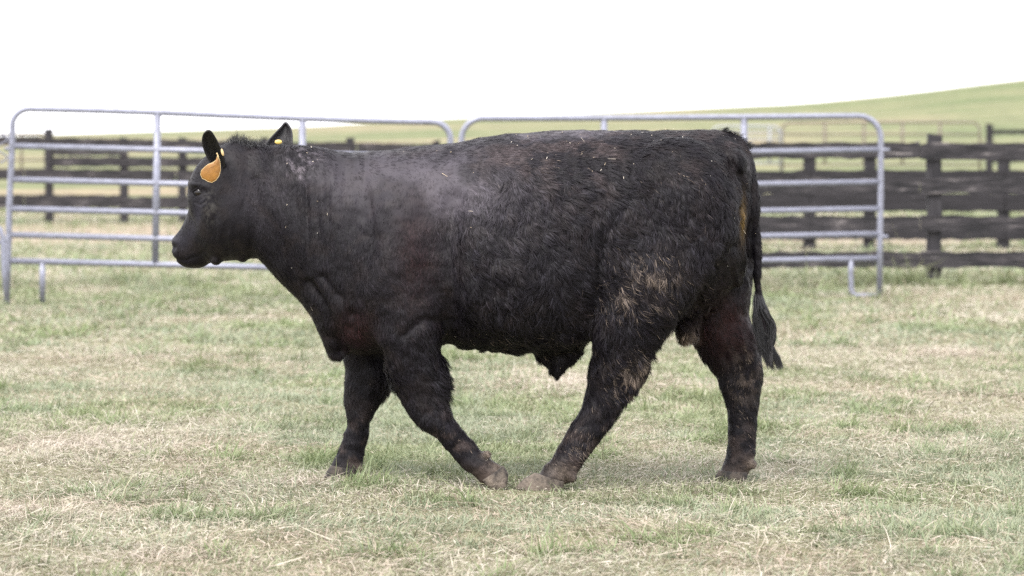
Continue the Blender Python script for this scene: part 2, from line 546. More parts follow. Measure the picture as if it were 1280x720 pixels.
sl = 0.0275
fr = [(8, 384), (10, 330), (12, 250), (15, 185), (15.5, 165)] + arc((37, 158), 22, math.pi, math.pi / 2)[1:] + \
     [(120, 138), (195, 140.5), (290, 144.5), (377, 148), (470, 151), (538, 152.5)] + arc((541, 174.5), 22, math.pi / 2, 0)[1:] + [(563, 250), (564, 330), (565, 395)]
rl = [((14, y), (563, y + 549 * sl * .92)) for y in (182.5, 224.5, 261, 293.5, 326)]
panel('galvanised pipe panel behind the head of the bull, its rounded corner by the left edge', 14.3, fr, rl,
      [((197, 142), (194, 331)), ((378, 150), (378, 337))], [[(53, 328), (53, 350), (53, 378)], [(522, 340), (522, 392)]],
      stubs=[((6, 186), (17, 186)), ((4, 300), (15, 300))])
Yb = 15.6
fr = [(574, 388), (575, 250)] + arc((603, 174), 26, math.pi, math.pi / 2) + [(700, 147.8), (755, 147.5), (840, 147), (930, 146.3), (1010, 145.5), (1072, 145)] + \
     arc((1073, 173), 28, math.pi / 2, 0)[1:] + [(1101, 240), (1100, 300), (1099.5, 371)]
rl = [((575, y + 9), (1101, y)) for y in (187, 227.5, 261, 292.5, 323)]
panel('galvanised pipe panel behind the rump of the bull, foot loop at its right end', Yb, fr, rl,
      [((755, 149), (755, 333)), ((930, 148), (930, 328))],
      [[(1064, 324), (1063.5, 340), (1064, 361)] + [(1065, 366), (1068, 369), (1073, 370)] + [(1099, 369.5)], [(612, 334), (612, 372), (620, 380), (575, 381)]],
      stubs=[((1099, 187), (1112, 187.5)), ((1098, 295.5), (1110, 296))])
# low stand at the left edge
ts = empty('pipe_stand', (float(P(-30, 380, 14.0)[0]), 14.0, 0), 'low bent pipe loop cut off by the left edge, leaning beside the panel end', 'pipe stand')
link('loop', tube_mesh([([at(q, 14.0) for q in [(-60, 384), (-58, 300), (-52, 288), (-40, 283), (-8, 283), (0, 286), (3, 296), (5, 340), (9, 382)]], 0.022)]), M_GALV, ts)
link('crossbar', tube_mesh([([at(q, 14.0) for q in [(-58, 303), (5, 303)]], 0.016)]), M_GALV, ts)
# loose chain round the panel end
bmc = []
for i in range(14):
    a0 = (2 + 7 * math.sin(i * .7), 168 + i * 2.6)
    a1 = (2 + 7 * math.sin((i + .8) * .7), 168 + (i + .8) * 2.6)
    bmc.append(([at(a0, 14.22), at(a1, 14.24)], 0.007))
ch = link('chain', tube_mesh(bmc, 6), M_GALV)
ch['label'] = 'loose steel chain hanging at the left end of the left panel'
ch['category'] = 'chain'

# ------------------------------------------------------------------ plank fences
def fence(label, Y0, x0, x1, posts, boards, mat, postmat, slope=0.0, r=0.07, name='plank_fence', splitpx=None):
    c = at(((x0 + x1) / 2, 250), Y0)
    t = empty(name, (c.x, Y0, float(ground_z(c.x, Y0))), label, 'fence', 'weathered plank fences')
    for (px, top, base) in posts:
        a = at((px, base), Y0 + 0.09); b = at((px, top), Y0 + 0.09)
        a.z = min(a.z, float(ground_z(a.x, a.y))) - 0.12
        a.x = b.x
        link('post', post_mesh(a, b, r), postmat, t, smooth=False)
    for bd in boards:
        y, h, xa, xb = bd[:4]
        sl_ = bd[4] if len(bd) > 4 else slope
        k = splitpx or 310
        xs = [xa]
        while xs[-1] + k * 1.25 < xb:
            xs.append(xs[-1] + k)
        xs.append(xb)
        s = F / (Y0 + CAM_D)
        for u, v in zip(xs[:-1], xs[1:]):
            jit = random.uniform(-.6, .6)
            link('board', board_mesh(at((u + .4, y + h / 2 + jit + (u - x0) * sl_), Y0), at((v - .4, y + h / 2 + random.uniform(-.6, .6) + (v - x0) * sl_), Y0), h / s, 0.034), mat, t, smooth=False)
    return t

fence('dark plank fence nearest behind the right panel, four wide boards on one dark post', 19.2, 830, 1560,
      [(1168, 168, 350), (856, 168, 350), (1480, 170, 350)],
      [(179, 20, 830, 1560), (221.5, 20, 830, 1560), (270, 19.5, 830, 1560), (315, 19.5, 830, 1560)], M_WOOD_GREY, M_POST, splitpx=320)
fence('second dark plank fence standing further back behind the right panel', 28.8, 770, 1540,
      [(1012, 184, 312), (1087, 184, 308), (1255, 182, 314), (770, 184, 312), (1500, 182, 314)],
      [(183, 14, 770, 1540), (213, 16, 770, 1540), (241, 23, 770, 1540), (287, 13, 770, 1540)], M_WOOD, M_POST, splitpx=243, r=0.075)
fence('low grey plank fence seen through the left panel in front of the bull', 40.0, -160, 700,
      [(61, 161, 285), (155, 172, 285), (228, 172, 285), (-60, 165, 285), (330, 172, 288), (438, 172, 288), (545, 176, 288), (650, 178, 288)],
      [(170, 11, -160, 66, 0.004), (169, 14, 66, 700, 0.016), (194, 12, 66, 700, 0.008), (186, 8, 66, 160, 0.0), (210, 14, -160, 700, 0.006),
       (243, 16, -160, 152, 0.004), (255, 16, 152, 700, -0.026), (273, 9, -160, 240, 0.058)], M_WOOD_GREY, M_POST, splitpx=190, r=0.065)
fence('distant dark plank fence on the slope at the right edge', 70.0, 1237, 1500,
      [(1237, 155, 216), (1330, 155, 216), (1420, 155, 216)],
      [(162, 5.5, 1237, 1500), (180, 5, 1237, 1500), (198, 5, 1237, 1500)], M_WOOD, M_POST, splitpx=130, r=0.085)

# distant pipe gates in the field
def far_gate(label, Y, x0, x1, top, rails, ups, mat, r=0.028, base=218, rad=10):
    c = at(((x0 + x1) / 2, base), Y)
    t = empty('pipe_gate', (c.x, Y, float(ground_z(c.x, Y))), label, 'gate', 'pipe gates far in the field')
    fp = [(x0, base), (x0, top + rad)] + arc((x0 + rad, top + rad), rad, math.pi, math.pi / 2, 4)[1:] + arc((x1 - rad, top + rad), rad, math.pi / 2, 0, 4) + [(x1, base)]
    link('frame', tube_mesh([([at(q, Y) for q in fp], r)], 8), mat, t)
    for y in rails:
        link('rail', tube_mesh([([at((x0, y), Y), at((x1, y), Y)], r * .85)], 8), mat, t)
    for x in ups:
        link('upright', tube_mesh([([at((x, top), Y + .01), at((x, rails[-1]), Y + .01)], r * 1.1)], 8), mat, t)
far_gate('rusty brown pipe gate in the field beyond the right fences', 66.0, 978, 1225, 153, [168, 184, 206], [1031, 1080, 1128, 1175], M_RUST)
far_gate('pale grey metal gate in the field just right of the tail head', 60.0, 890, 976, 158, [166, 174, 182, 190, 204], [962], M_GREYPIPE, r=0.03, base=222)
far_gate('thin brown pipe gate beyond the left fence at the left edge', 58.0, -60, 57, 167, [176, 200, 212], [-10, 27], M_RUST, r=0.022, base=230, rad=6)

# ================================================================== THE BULL
bull = empty('bull', (0, 0, 0), 'large black bull walking left across the pasture, an orange tag in its ear', 'bull')

SEG = 28
def loft(bm, st, lat=(0, 1, 0), n=2.2, cap=True):
    """st: (ax,ay,bx,by,Y,half_width[,n]); an oval ring between two outline points of each station"""
    # resample with a smooth curve
    A = np.array([list(s[:6]) for s in st], float)
    m = len(A)
    tt = np.linspace(0, m - 1, (m - 1) * 4 + 1)
    out = np.empty((len(tt), 6))
    for j, t in enumerate(tt):
        i = min(int(t), m - 2); f = t - i
        p0, p1, p2, p3 = A[max(i - 1, 0)], A[i], A[i + 1], A[min(i + 2, m - 1)]
        out[j] = 0.5 * ((2 * p1) + (-p0 + p2) * f + (2 * p0 - 5 * p1 + 4 * p2 - p3) * f ** 2 + (-p0 + 3 * p1 - 3 * p2 + p3) * f ** 3)
    lat = Vector(lat).normalized()
    rings = []
    for s in out:
        a = Vector(P(s[0], s[1], s[4])); b = Vector(P(s[2], s[3], s[4]))
        c = (a + b) / 2; e = (a - b) / 2
        ring = []
        for k in range(SEG):
            ph = 2 * math.pi * k / SEG
            cs, sn = math.cos(ph), math.sin(ph)
            u = math.copysign(abs(cs) ** (2 / n), cs); w = math.copysign(abs(sn) ** (2 / n), sn)
            ring.append(bm.verts.new(c + e * u + lat * (w * max(s[5], .004))))
        rings.append(ring)
    for i in range(len(rings) - 1):
        for k in range(SEG):
            bm.faces.new((rings[i][k], rings[i][(k + 1) % SEG], rings[i + 1][(k + 1) % SEG], rings[i + 1][k]))
    bm.faces.new(rings[0][::-1]); bm.faces.new(rings[-1])

def blob(bm, px, py, Y, rx, ry, rz, rot=0.0):
    c = Vector(P(px, py, Y))
    m = Matrix.Translation(c) @ Matrix.Rotation(rot, 4, 'Y') @ Matrix.Diagonal((rx, ry, rz, 1))
    bmesh.ops.create_uvsphere(bm, u_segments=20, v_segments=12, radius=1, matrix=m)

bm = bmesh.new()
# trunk and neck
loft(bm, [(937, 205, 938, 300, 0, .06), (930, 184, 931, 345, 0, .14), (908, 167, 905, 368, 0, .215), (885, 163, 878, 385, 0, .25), (850, 163, 840, 398, 0, .275),
          (800, 162, 795, 412, 0, .30), (750, 162, 745, 428, 0, .315), (700, 162, 700, 441, 0, .335), (650, 166, 650, 441, 0, .345), (605, 171, 605, 437, 0, .335),
          (570, 178, 570, 436, 0, .31), (530, 182, 525, 442, 0, .285), (490, 185.5, 478, 446, 0, .265), (455, 189, 440, 443, 0, .24), (430, 187, 412, 424, 0, .215),
          (405, 183.5, 391, 398, 0, .185), (378, 180.5, 368, 370, 0, .155), (350, 181.5, 343, 344, 0, .14), (325, 181, 326, 326, 0.0, .13), (306, 182, 312, 312, 0.0, .11)], n=2.25)
YAW = math.radians(8)
LAT = (math.sin(YAW), math.cos(YAW), 0)
# head
loft(bm, [(312, 181, 352, 285, 0.0, .10), (290, 177, 338, 312, 0.0, .125), (268, 187, 320, 323, 0.015, .13), (250, 203, 302, 325, .03, .128), (239.5, 222, 286, 326, .045, .122),
          (236.5, 240, 276, 327, .058, .112), (238, 256, 268, 328, .07, .088), (233.5, 271, 262, 329, .085, .073), (226, 286, 256, 333, .10, .066),
          (217, 298, 248, 335, .115, .07), (215, 309, 236, 334.5, .125, .062), (218, 318, 229, 332, .13, .042)], lat=LAT, n=2.3)
blob(bm, 221, 303, .11, .020, .045, .024)
blob(bm, 226, 322, .115, .020, .045, .024)
blob(bm, 247, 327, .10, .030, .040, .020)
# dewlap, brisket and throat folds
blob(bm, 270, 325, .03, .022, .05, .02)
blob(bm, 303, 321, .01, .022, .045, .021)
loft(bm, [(380, 360, 420, 380, -.02, .10), (388, 395, 432, 400, -.02, .09), (403, 425, 442, 425, -.02, .075), (408, 437, 440, 437, -.02, .055), (412, 446, 432, 446, -.02, .045), (416, 450, 427, 450, -.02, .03)], n=2.3)
# shoulder and hip masses
for s in (-1, 1):
    blob(bm, 500, 320, s * .215, .175, .10, .27, rot=.15)
    blob(bm, 845, 250, s * .20, .21, .125, .235, rot=.1)
    blob(bm, 640, 330, s * .215, .34, .15, .26)
    blob(bm, 915, 205, s * .12, .05, .06, .06)
# near foreleg
loft(bm, [(462, 290, 558, 300, -.19, .09), (460, 360, 560, 365, -.20, .105), (464, 410, 559, 415, -.19, .10), (474, 440, 557, 442, -.18, .085), (489, 476, 558.5, 472, -.17, .07),
          (499, 498, 559, 494, -.165, .060), (510, 518, 561, 509, -.165, .056), (526, 536, 566, 522, -.165, .054), (544, 546.5, 576, 535, -.165, .044), (557, 561, 586, 547, -.165, .037),
          (570, 577, 596, 558, -.165, .036), (583, 588, 606, 567, -.165, .041), (595, 597, 616, 575, -.165, .045), (603, 605, 627, 583, -.165, .045)], n=2.15)
# far foreleg
loft(bm, [(425, 380, 500, 390, .15, .09), (425, 420, 495, 420, .16, .095), (430, 455, 492, 460, .165, .085), (431, 480, 489, 481, .165, .072), (430, 500, 476, 503, .165, .06),
          (433, 520, 466, 520, .165, .054), (434, 532, 462, 534, .165, .047), (428, 548, 459, 550, .165, .040), (421, 565, 455, 567, .165, .041), (415, 578, 453, 580, .165, .045), (412, 588, 447, 591, .165, .045)], n=2.15)
# near hind leg
loft(bm, [(790, 215, 918, 225, -.16, .08), (765, 260, 926, 275, -.18, .12), (750, 310, 912, 315, -.19, .135), (742, 355, 886, 350, -.19, .135), (737, 395, 858, 385, -.185, .12),
          (735, 425, 832, 415, -.175, .10), (736, 450, 815, 440, -.165, .083), (734, 472, 810, 460, -.16, .07), (731, 492, 806, 478, -.155, .060), (725, 513, 790, 494, -.155, .052),
          (712, 534, 775, 515, -.155, .045), (701, 553, 759, 539, -.155, .041), (692, 570, 744, 560, -.155, .042), (682, 582, 730, 576, -.155, .046), (673, 592, 720, 592, -.155, .048), (664, 597, 708, 604, -.155, .047)], n=2.15)
# far hind leg
loft(bm, [(800, 240, 932, 230, .15, .09), (800, 300, 941, 290, .18, .12), (812, 350, 943, 335, .185, .13), (835, 395, 939, 372, .18, .125), (858, 420, 938, 398, .175, .105), (872, 438, 949, 422, .165, .085),
          (888, 460, 953, 448, .16, .068), (900, 482, 952, 472, .155, .056), (908, 504, 949, 498, .155, .047), (910, 528, 947, 526, .155, .042), (909.5, 552, 944.5, 552, .155, .042),
          (907, 572, 943, 572, .155, .047), (901, 587, 938, 588, .155, .05), (897, 595, 932, 597, .155, .048)], n=2.15)
# dewclaws
for px, py, Y in [(608, 568, -.19), (608, 568, -.14), (449, 586, .19), (449, 586, .14), (714, 597, -.18), (714, 597, -.13), (940, 580, .13), (940, 580, .18)]:
    blob(bm, px, py, Y, .018, .014, .016)
# sheath and scrotum
loft(bm, [(655, 425, 738, 425, 0, .06), (664, 438, 734, 436, 0, .055), (672, 449, 722, 447, 0, .045), (682, 459, 711, 458, 0, .033), (689, 468, 702, 467, 0, .02), (692, 472, 699, 472, 0, .012)], n=2)
loft(bm, [(835, 370, 900, 360, 0.0, .07), (835, 390, 885, 385, 0.0, .065), (838, 405, 871, 398, 0.0, .055), (848, 418, 871, 410, 0.0, .047), (855, 426, 870, 419, 0, .03)], n=2)
# tail dock and tail
loft(bm, [(880, 162, 885, 200, 0, .05), (903, 160.5, 903, 200, -.01, .045), (921, 167.5, 912, 202, -.02, .038), (936, 183, 921, 208, -.03, .032), (943, 205, 929, 218, -.035, .028), (947.5, 232, 933, 237, -.04, .025), (950, 262, 935, 264, -.045, .022),
          (951, 295, 938, 296, -.045, .020), (951, 330, 940, 330, -.045, .017), (952, 362, 942, 362, -.045, .014), (956, 392, 946, 394, -.045, .012), (961, 420, 953, 422, -.045, .009)], n=2)
bmesh.ops.recalc_face_normals(bm, faces=bm.faces)
me = bpy.data.meshes.new('raw'); bm.to_mesh(me); bm.free()
raw = bpy.data.objects.new('raw', me); COL.objects.link(raw)
md = raw.modifiers.new('r', 'REMESH'); md.mode = 'VOXEL'; md.voxel_size = 0.0065
dg = bpy.context.evaluated_depsgraph_get(); dg.update()
ev = raw.evaluated_get(dg)
bmesh_me = bpy.data.meshes.new_from_object(ev)
bpy.data.objects.remove(raw); bpy.data.meshes.remove(me)

nv = len(bmesh_me.vertices)
V = np.empty(nv * 3, np.float32); bmesh_me.vertices.foreach_get('co', V); V = V.reshape(-1, 3).astype(float)
E = np.empty(len(bmesh_me.edges) * 2, np.int32); bmesh_me.edges.foreach_get('vertices', E); E = E.reshape(-1, 2)
deg = np.bincount(E.ravel(), minlength=nv)[:, None]
def smooth(V, it, f):
    for _ in range(it):
        s = np.stack([np.bincount(E[:, 0], V[E[:, 1], k], nv) + np.bincount(E[:, 1], V[E[:, 0], k], nv) for k in range(3)], 1) / deg
        V = V + f * (s - V)
    return V
for _ in range(5):
    V = smooth(V, 3, 0.6); V = smooth(V, 3, -0.57)
ux, uy = project(V)
trunk = (np.abs(V[:, 1]) < .5) & (uy < 440)
Vs_ = smooth(V, 100, 0.5)
wt = sstep(430, 400, uy) * sstep(345, 380, ux) * sstep(925, 905, ux)
V = V * (1 - wt[:, None]) + Vs_ * wt[:, None]

def normals(V):
    bmesh_me.vertices.foreach_set('co', V.astype(np.float32).ravel()); bmesh_me.update()
    N = np.empty(nv * 3, np.float32); bmesh_me.vertex_normals.foreach_get('vector', N)
    return N.reshape(-1, 3).astype(float)
Nn = normals(V)

def g(x, y, cx, cy, rx, ry, rot=0.0):
    c, s = math.cos(rot), math.sin(rot)
    dx, dy = x - cx, y - cy
    a = (dx * c + dy * s) / rx; b = (-dx * s + dy * c) / ry
    return np.exp(-(a * a + b * b))

def crease(x, y, pts, w):
    """distance based groove along a polyline in photo pixels"""
    d = np.full(len(x), 1e9)
    for (x0, y0), (x1, y1) in zip(pts[:-1], pts[1:]):
        vx, vy = x1 - x0, y1 - y0
        t = np.clip(((x - x0) * vx + (y - y0) * vy) / (vx * vx + vy * vy), 0, 1)
        d = np.minimum(d, np.hypot(x - x0 - t * vx, y - y0 - t * vy))
    return np.exp(-(d / w) ** 2)

ux, uy = project(V)
disp = np.zeros(nv)
# folds of the hide on neck and shoulder, muscle shapes
q = np.stack([ux / 6.5 + 1.2 * noise(V, 7, 3), uy / 70.0, V[:, 1] * 3], -1)
neck = g(ux, uy, 420, 240, 60, 60) 
disp += neck * (noise(q, 1.0, 8) - .5) * .020
q = np.stack([ux / 14.0 - uy / 60, uy / 60.0 + ux / 90, V[:, 1] * 3], -1)
disp += g(ux, uy, 370, 290, 60, 70) * (noise(q, 1.0, 9) - .5) * .020
disp += (fbm(V, 9, 13) - .5) * .014 * sstep(560, 450, uy) * sstep(330, 400, ux)
disp += (fbm(V, 26, 14, 2) - .5) * .007 * sstep(350, 420, ux)
disp += (fbm(V, 30, 15, 2) - .5) * .010 * sstep(480, 560, uy)
wq = np.stack([ux / 7.0 + 2.6 * fbm(V, 8, 401, 2) + 1.0 * noise(V, 22, 402), uy / 26.0 + 1.5 * noise(V, 9, 403), V[:, 1] * 6], -1)
flank = sstep(500, 640, ux) * sstep(170, 240, uy) * sstep(560, 500, uy)
disp += (noise(wq, 1.0, 404) - .5) * .013 * flank
disp -= .020 * crease(ux, uy, [(566, 250), (560, 320), (562, 380), (560, 436)], 13)
disp -= .016 * crease(ux, uy, [(752, 300), (742, 360), (736, 436)], 13)
disp -= .018 * crease(ux, uy, [(466, 300), (446, 360), (440, 410), (470, 445)], 12)
disp -= .016 * crease(ux, uy, [(384, 352), (402, 376), (417, 405), (426, 440)], 5)
disp -= .010 * crease(ux, uy, [(402, 345), (424, 372), (436, 395)], 5)
disp -= .009 * crease(ux, uy, [(505, 418), (530, 398), (556, 402)], 6)
disp += .012 * g(ux, uy, 470, 350, 30, 40)
disp -= .010 * crease(ux, uy, [(420, 200), (450, 250), (452, 310), (430, 360)], 16)
disp -= .010 * crease(ux, uy, [(340, 200), (332, 260), (345, 320)], 12)
disp -= .014 * crease(ux, uy, [(906, 188), (920, 210), (931, 236), (936, 275), (938, 335)], 3.5)
disp += .006 * crease(ux, uy, [(922, 180), (936, 205), (943, 240), (945, 300)], 5)
disp -= .012 * crease(ux, uy, [(925, 262), (905, 318), (880, 356), (850, 396)], 8)
fw = np.stack([ux / 5.0 + 1.5 * noise(V, 20, 411), uy / 30.0, V[:, 1] * 4], -1)
disp += g(ux, uy, 290, 270, 34, 60) * (noise(fw, 1.0, 412) - .5) * .009
disp += g(ux, uy, 375, 205, 22, 20) * (fbm(V, 45, 413, 2) - .5) * .016
disp += .010 * g(ux, uy, 288, 285, 22, 26)
disp -= .007 * crease(ux, uy, [(318, 225), (322, 270), (312, 318)], 6)
# face: eye socket, brow, cheek bone, nostril, mouth
disp -= .008 * g(ux, uy, 248, 241, 8, 5)
disp -= .005 * crease(ux, uy, [(240, 240), (244, 234), (252, 233), (257, 240)], 1.6)
disp -= .004 * crease(ux, uy, [(242, 247), (249, 250), (256, 246)], 1.4)
disp -= .004 * crease(ux, uy, [(243, 252), (250, 256), (257, 251)], 1.6)
disp += .009 * g(ux, uy, 247, 231.5, 11, 3.5, .25)
disp += .005 * g(ux, uy, 258, 262, 7, 22, -.35)
disp -= .006 * g(ux, uy, 246, 272, 7, 20, .25)
disp -= .013 * g(ux, uy, 216.5, 309, 3.2, 4.5, -.2)
disp += .004 * g(ux, uy, 221, 302, 6, 4)
disp -= .003 * crease(ux, uy, [(219, 324), (232, 325), (246, 320), (256, 314)], 1.8)
disp += .004 * g(ux, uy, 240, 330, 9, 4)
V = V + Nn * disp[:, None]
Nn = normals(V)
bvh = BVHTree.FromPolygons([tuple(v) for v in V], [tuple(p.vertices) for p in bmesh_me.polygons])

def hit(px, py):
    d = FWD + np.array([1, 0, 0]) * (px - 640) / F + UP * (360 - py) / F
    r = bvh.ray_cast(Vector(CAMP), Vector(d).normalized())
    return r[0], r[1]

# ---- colours of the hide: hair colour, grey sky sheen painted in, dust, dried mud
def coat_color(p, near=True):
    x, y = project(p)
    n1, n2, n3 = fbm(p, 6, 201), fbm(p, 22, 202), fbm(p, 60, 203, 2)
    c = np.tile([0.0048, 0.0038, 0.0058], (len(p), 1))
    c = mixc(c, [0.013, 0.0095, 0.0095], sstep(.45, .7, n2) * .6)
    lf = (p[:, 1] < 0.1) * 1.0
    sheen_dust = np.maximum.reduce([g(x, y, 560, 230, 90, 48) * 1.0, g(x, y, 620, 192, 50, 16) * .8, g(x, y, 480, 225, 50, 42) * .75, g(x, y, 430, 225, 50, 40) * .45, g(x, y, 725, 168, 50, 9) * 1.3,
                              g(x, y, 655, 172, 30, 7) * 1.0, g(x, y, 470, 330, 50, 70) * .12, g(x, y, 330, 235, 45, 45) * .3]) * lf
    sheen_dust = np.clip(sheen_dust * (0.40 + .85 * sstep(.33, .66, fbm(p, 9, 205, 4))), 0, 1)
    c = mixc(c, [0.104, 0.092, 0.110], sheen_dust * .55)  # grey sky sheen, partly dust, painted into the hair colour
    brown = np.maximum.reduce([g(x, y, 760, 190, 180, 42), g(x, y, 640, 200, 60, 30), g(x, y, 505, 245, 20, 25) * .8, g(x, y, 870, 230, 60, 60) * .5]) * sstep(.42, .6, n2) * sstep(.35, .6, n1)
    c = mixc(c, [0.052, 0.039, 0.039], np.clip(brown, 0, 1) * .75)
    red = np.maximum.reduce([g(x, y, 445, 412, 22, 24) * .6, g(x, y, 905, 410, 34, 34) * .8, g(x, y, 520, 320, 26, 60) * .3])
    c = mixc(c, [0.040, 0.012, 0.010], np.clip(red * (.5 + n2), 0, 1) * .75)
    c = mixc(c, [0.14, 0.085, 0.02], g(x, y, 928, 272, 3.5, 24) * .85 * lf)
    lowm = sstep(568, 606, y) * (.35 + .9 * sstep(.35, .65, n1))
    c = mixc(c, [0.075, 0.057, 0.047], np.clip(lowm, 0, 1) * .7)
    sh = sstep(.50, .66, n2) * (sstep(490, 560, y)) * .5
    c = mixc(c, [0.055, 0.040, 0.036], sh)
    c = mixc(c, [0.17, 0.135, 0.108], np.clip(g(x, y, 626, 592, 12, 20) + g(x, y, 700, 590, 14, 12) * .6 + g(x, y, 941, 580, 8, 8) + g(x, y, 450, 588, 7, 7) + g(x, y, 609, 567, 6, 6), 0, 1) * .8)
    scar = g(x, y, 376, 204, 19, 18) * sstep(.54, .62, fbm(p, 60, 206)) * lf
    c = mixc(c, [0.115, 0.10, 0.115], np.clip(scar * 1.3, 0, 1) * .9)
    # face, a little dust under the eye
    c = mixc(c, [0.05, 0.047, 0.042], g(x, y, 262, 258, 10, 22) * sstep(.45, .62, fbm(p, 120, 207, 2)) * .7)
    c = mixc(c, [0.028, 0.026, 0.036], np.clip(g(x, y, 244, 275, 6, 26, .3) + g(x, y, 224, 300, 9, 9) * .6, 0, 1) * .8)  # lit nose bridge painted paler, plus muzzle dust
    c = mixc(c, [0.19, 0.145, 0.11], g(x, y, 860, 415, 10, 9) * .85)
    mudp = np.maximum.reduce([g(x, y, 785, 470, 22, 22), g(x, y, 812, 335, 30, 16, .2) * .4, g(x, y, 930, 470, 18, 34) * .4]) * sstep(.50, .60, fbm(p * np.array([1, 1, .6]), 50, 207, 2))
    c = mixc(c, [0.22, 0.17, 0.135], np.clip(mudp, 0, 1) * .7)
    return c

def clod_mask(p):
    """locks of hair caked with dry tan mud"""
    x, y = project(p)
    m = np.maximum.reduce([g(x, y, 812, 335, 34, 18, .2) * 1.0, g(x, y, 800, 368, 45, 34) * .45, g(x, y, 782, 470, 20, 20) * 1.0, g(x, y, 800, 462, 18, 26) * .6, g(x, y, 762, 505, 30, 30) * .22,
                           g(x, y, 930, 480, 18, 34) * .55, g(x, y, 700, 430, 60, 12) * .25, g(x, y, 640, 425, 50, 10) * .22, g(x, y, 865, 250, 50, 60) * .03, g(x, y, 900, 190, 40, 20) * .02,
                           g(x, y, 690, 205, 60, 25) * .02, g(x, y, 560, 580, 40, 30) * .3, g(x, y, 720, 560, 30, 30) * .35, g(x, y, 925, 560, 20, 30) * .35])
    return m

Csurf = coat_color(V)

# ---- fur locks lying on the hide
bmesh_me.calc_loop_triangles()
nt = len(bmesh_me.loop_triangles)
T = np.empty(nt * 3, np.int32); bmesh_me.loop_triangles.foreach_get('vertices', T); T = T.reshape(-1, 3)
A_, B_, C_ = V[T[:, 0]], V[T[:, 1]], V[T[:, 2]]
area = np.linalg.norm(np.cross(B_ - A_, C_ - A_), axis=1) / 2
cen = (A_ + B_ + C_) / 3
tn = Nn[T[:, 0]]
vis = np.where(tn[:, 1] < 0.35, 1.0, 0.22)

def sample(n, w):
    cdf = np.cumsum(area * w); cdf /= cdf[-1]
    k = np.searchsorted(cdf, rng.random(n))
    k = np.minimum(k, nt - 1)
    u, v = rng.random(n), rng.random(n)
    fl = u + v > 1
    u[fl], v[fl] = 1 - u[fl], 1 - v[fl]
    w0 = 1 - u - v
    p = A_[k] * w0[:, None] + B_[k] * u[:, None] + C_[k] * v[:, None]
    nn = Nn[T[k, 0]] * w0[:, None] + Nn[T[k, 1]] * u[:, None] + Nn[T[k, 2]] * v[:, None]
    nn /= np.linalg.norm(nn, axis=1)[:, None]
    return p, nn

def shag(p):
    x, y = project(p)
    x = x + (fbm(p, 5, 431) - .5) * 150 * (x < 700) * (y < 440) * (x > 420)
    s = np.maximum.reduce([sstep(520, 640, x) * sstep(185, 250, y) * sstep(500, 440, y) * sstep(935, 900, x), g(x, y, 795, 400, 70, 90), g(x, y, 540, 440, 30, 60) * .6, g(x, y, 800, 190, 90, 30) * .45])
    s = np.clip(s, 0, 1) * (1 - .55 * sstep(405, 436, y) * (p[:, 1] > -.2))
    s = np.maximum(s, np.clip(np.maximum.reduce([g(x, y, 553, 470, 16, 60), g(x, y, 482, 478, 14, 30), g(x, y, 780, 500, 40, 50) * .7, g(x, y, 935, 470, 24, 40) * .8, g(x, y, 720, 560, 30, 40) * .5, g(x, y, 500, 450, 50, 60) * .4]), 0, 1))
    s = s * (1 - crease(x, y, [(905, 172), (926, 186), (938, 212), (943, 250), (945, 320), (948, 400)], 9))
    s = s * (1 - .85 * sstep(880, 905, x) * sstep(280, 320, y))    # the inner far thigh is smooth
    return s

def flow(p, n):
    x, y = project(p)
    d = np.zeros((len(p), 3))
    back = sstep(360, 440, x) * sstep(260, 190, y)
    d[:, 0] = 0.30 + 0.9 * back * (n[:, 2] > .2) + .25 * sstep(560, 700, x)
    d[:, 2] = -1.0 + .5 * back * (n[:, 2] > .6)
    head = sstep(330, 290, x)
    d[:, 0] = d[:, 0] * (1 - head) + head * 0.5
    # curls
    a = (fbm(p, 7, 301) - .5) * 2.6 + (fbm(p, 18, 302, 2) - .5) * 2.2 * shag(p)
    c, s = np.cos(a), np.sin(a)
    d = np.stack([d[:, 0] * c - d[:, 2] * s, d[:, 1], d[:, 0] * s + d[:, 2] * c], -1)
    d = d - n * (d * n).sum(1)[:, None]
    return d / np.maximum(np.linalg.norm(d, axis=1), 1e-6)[:, None]

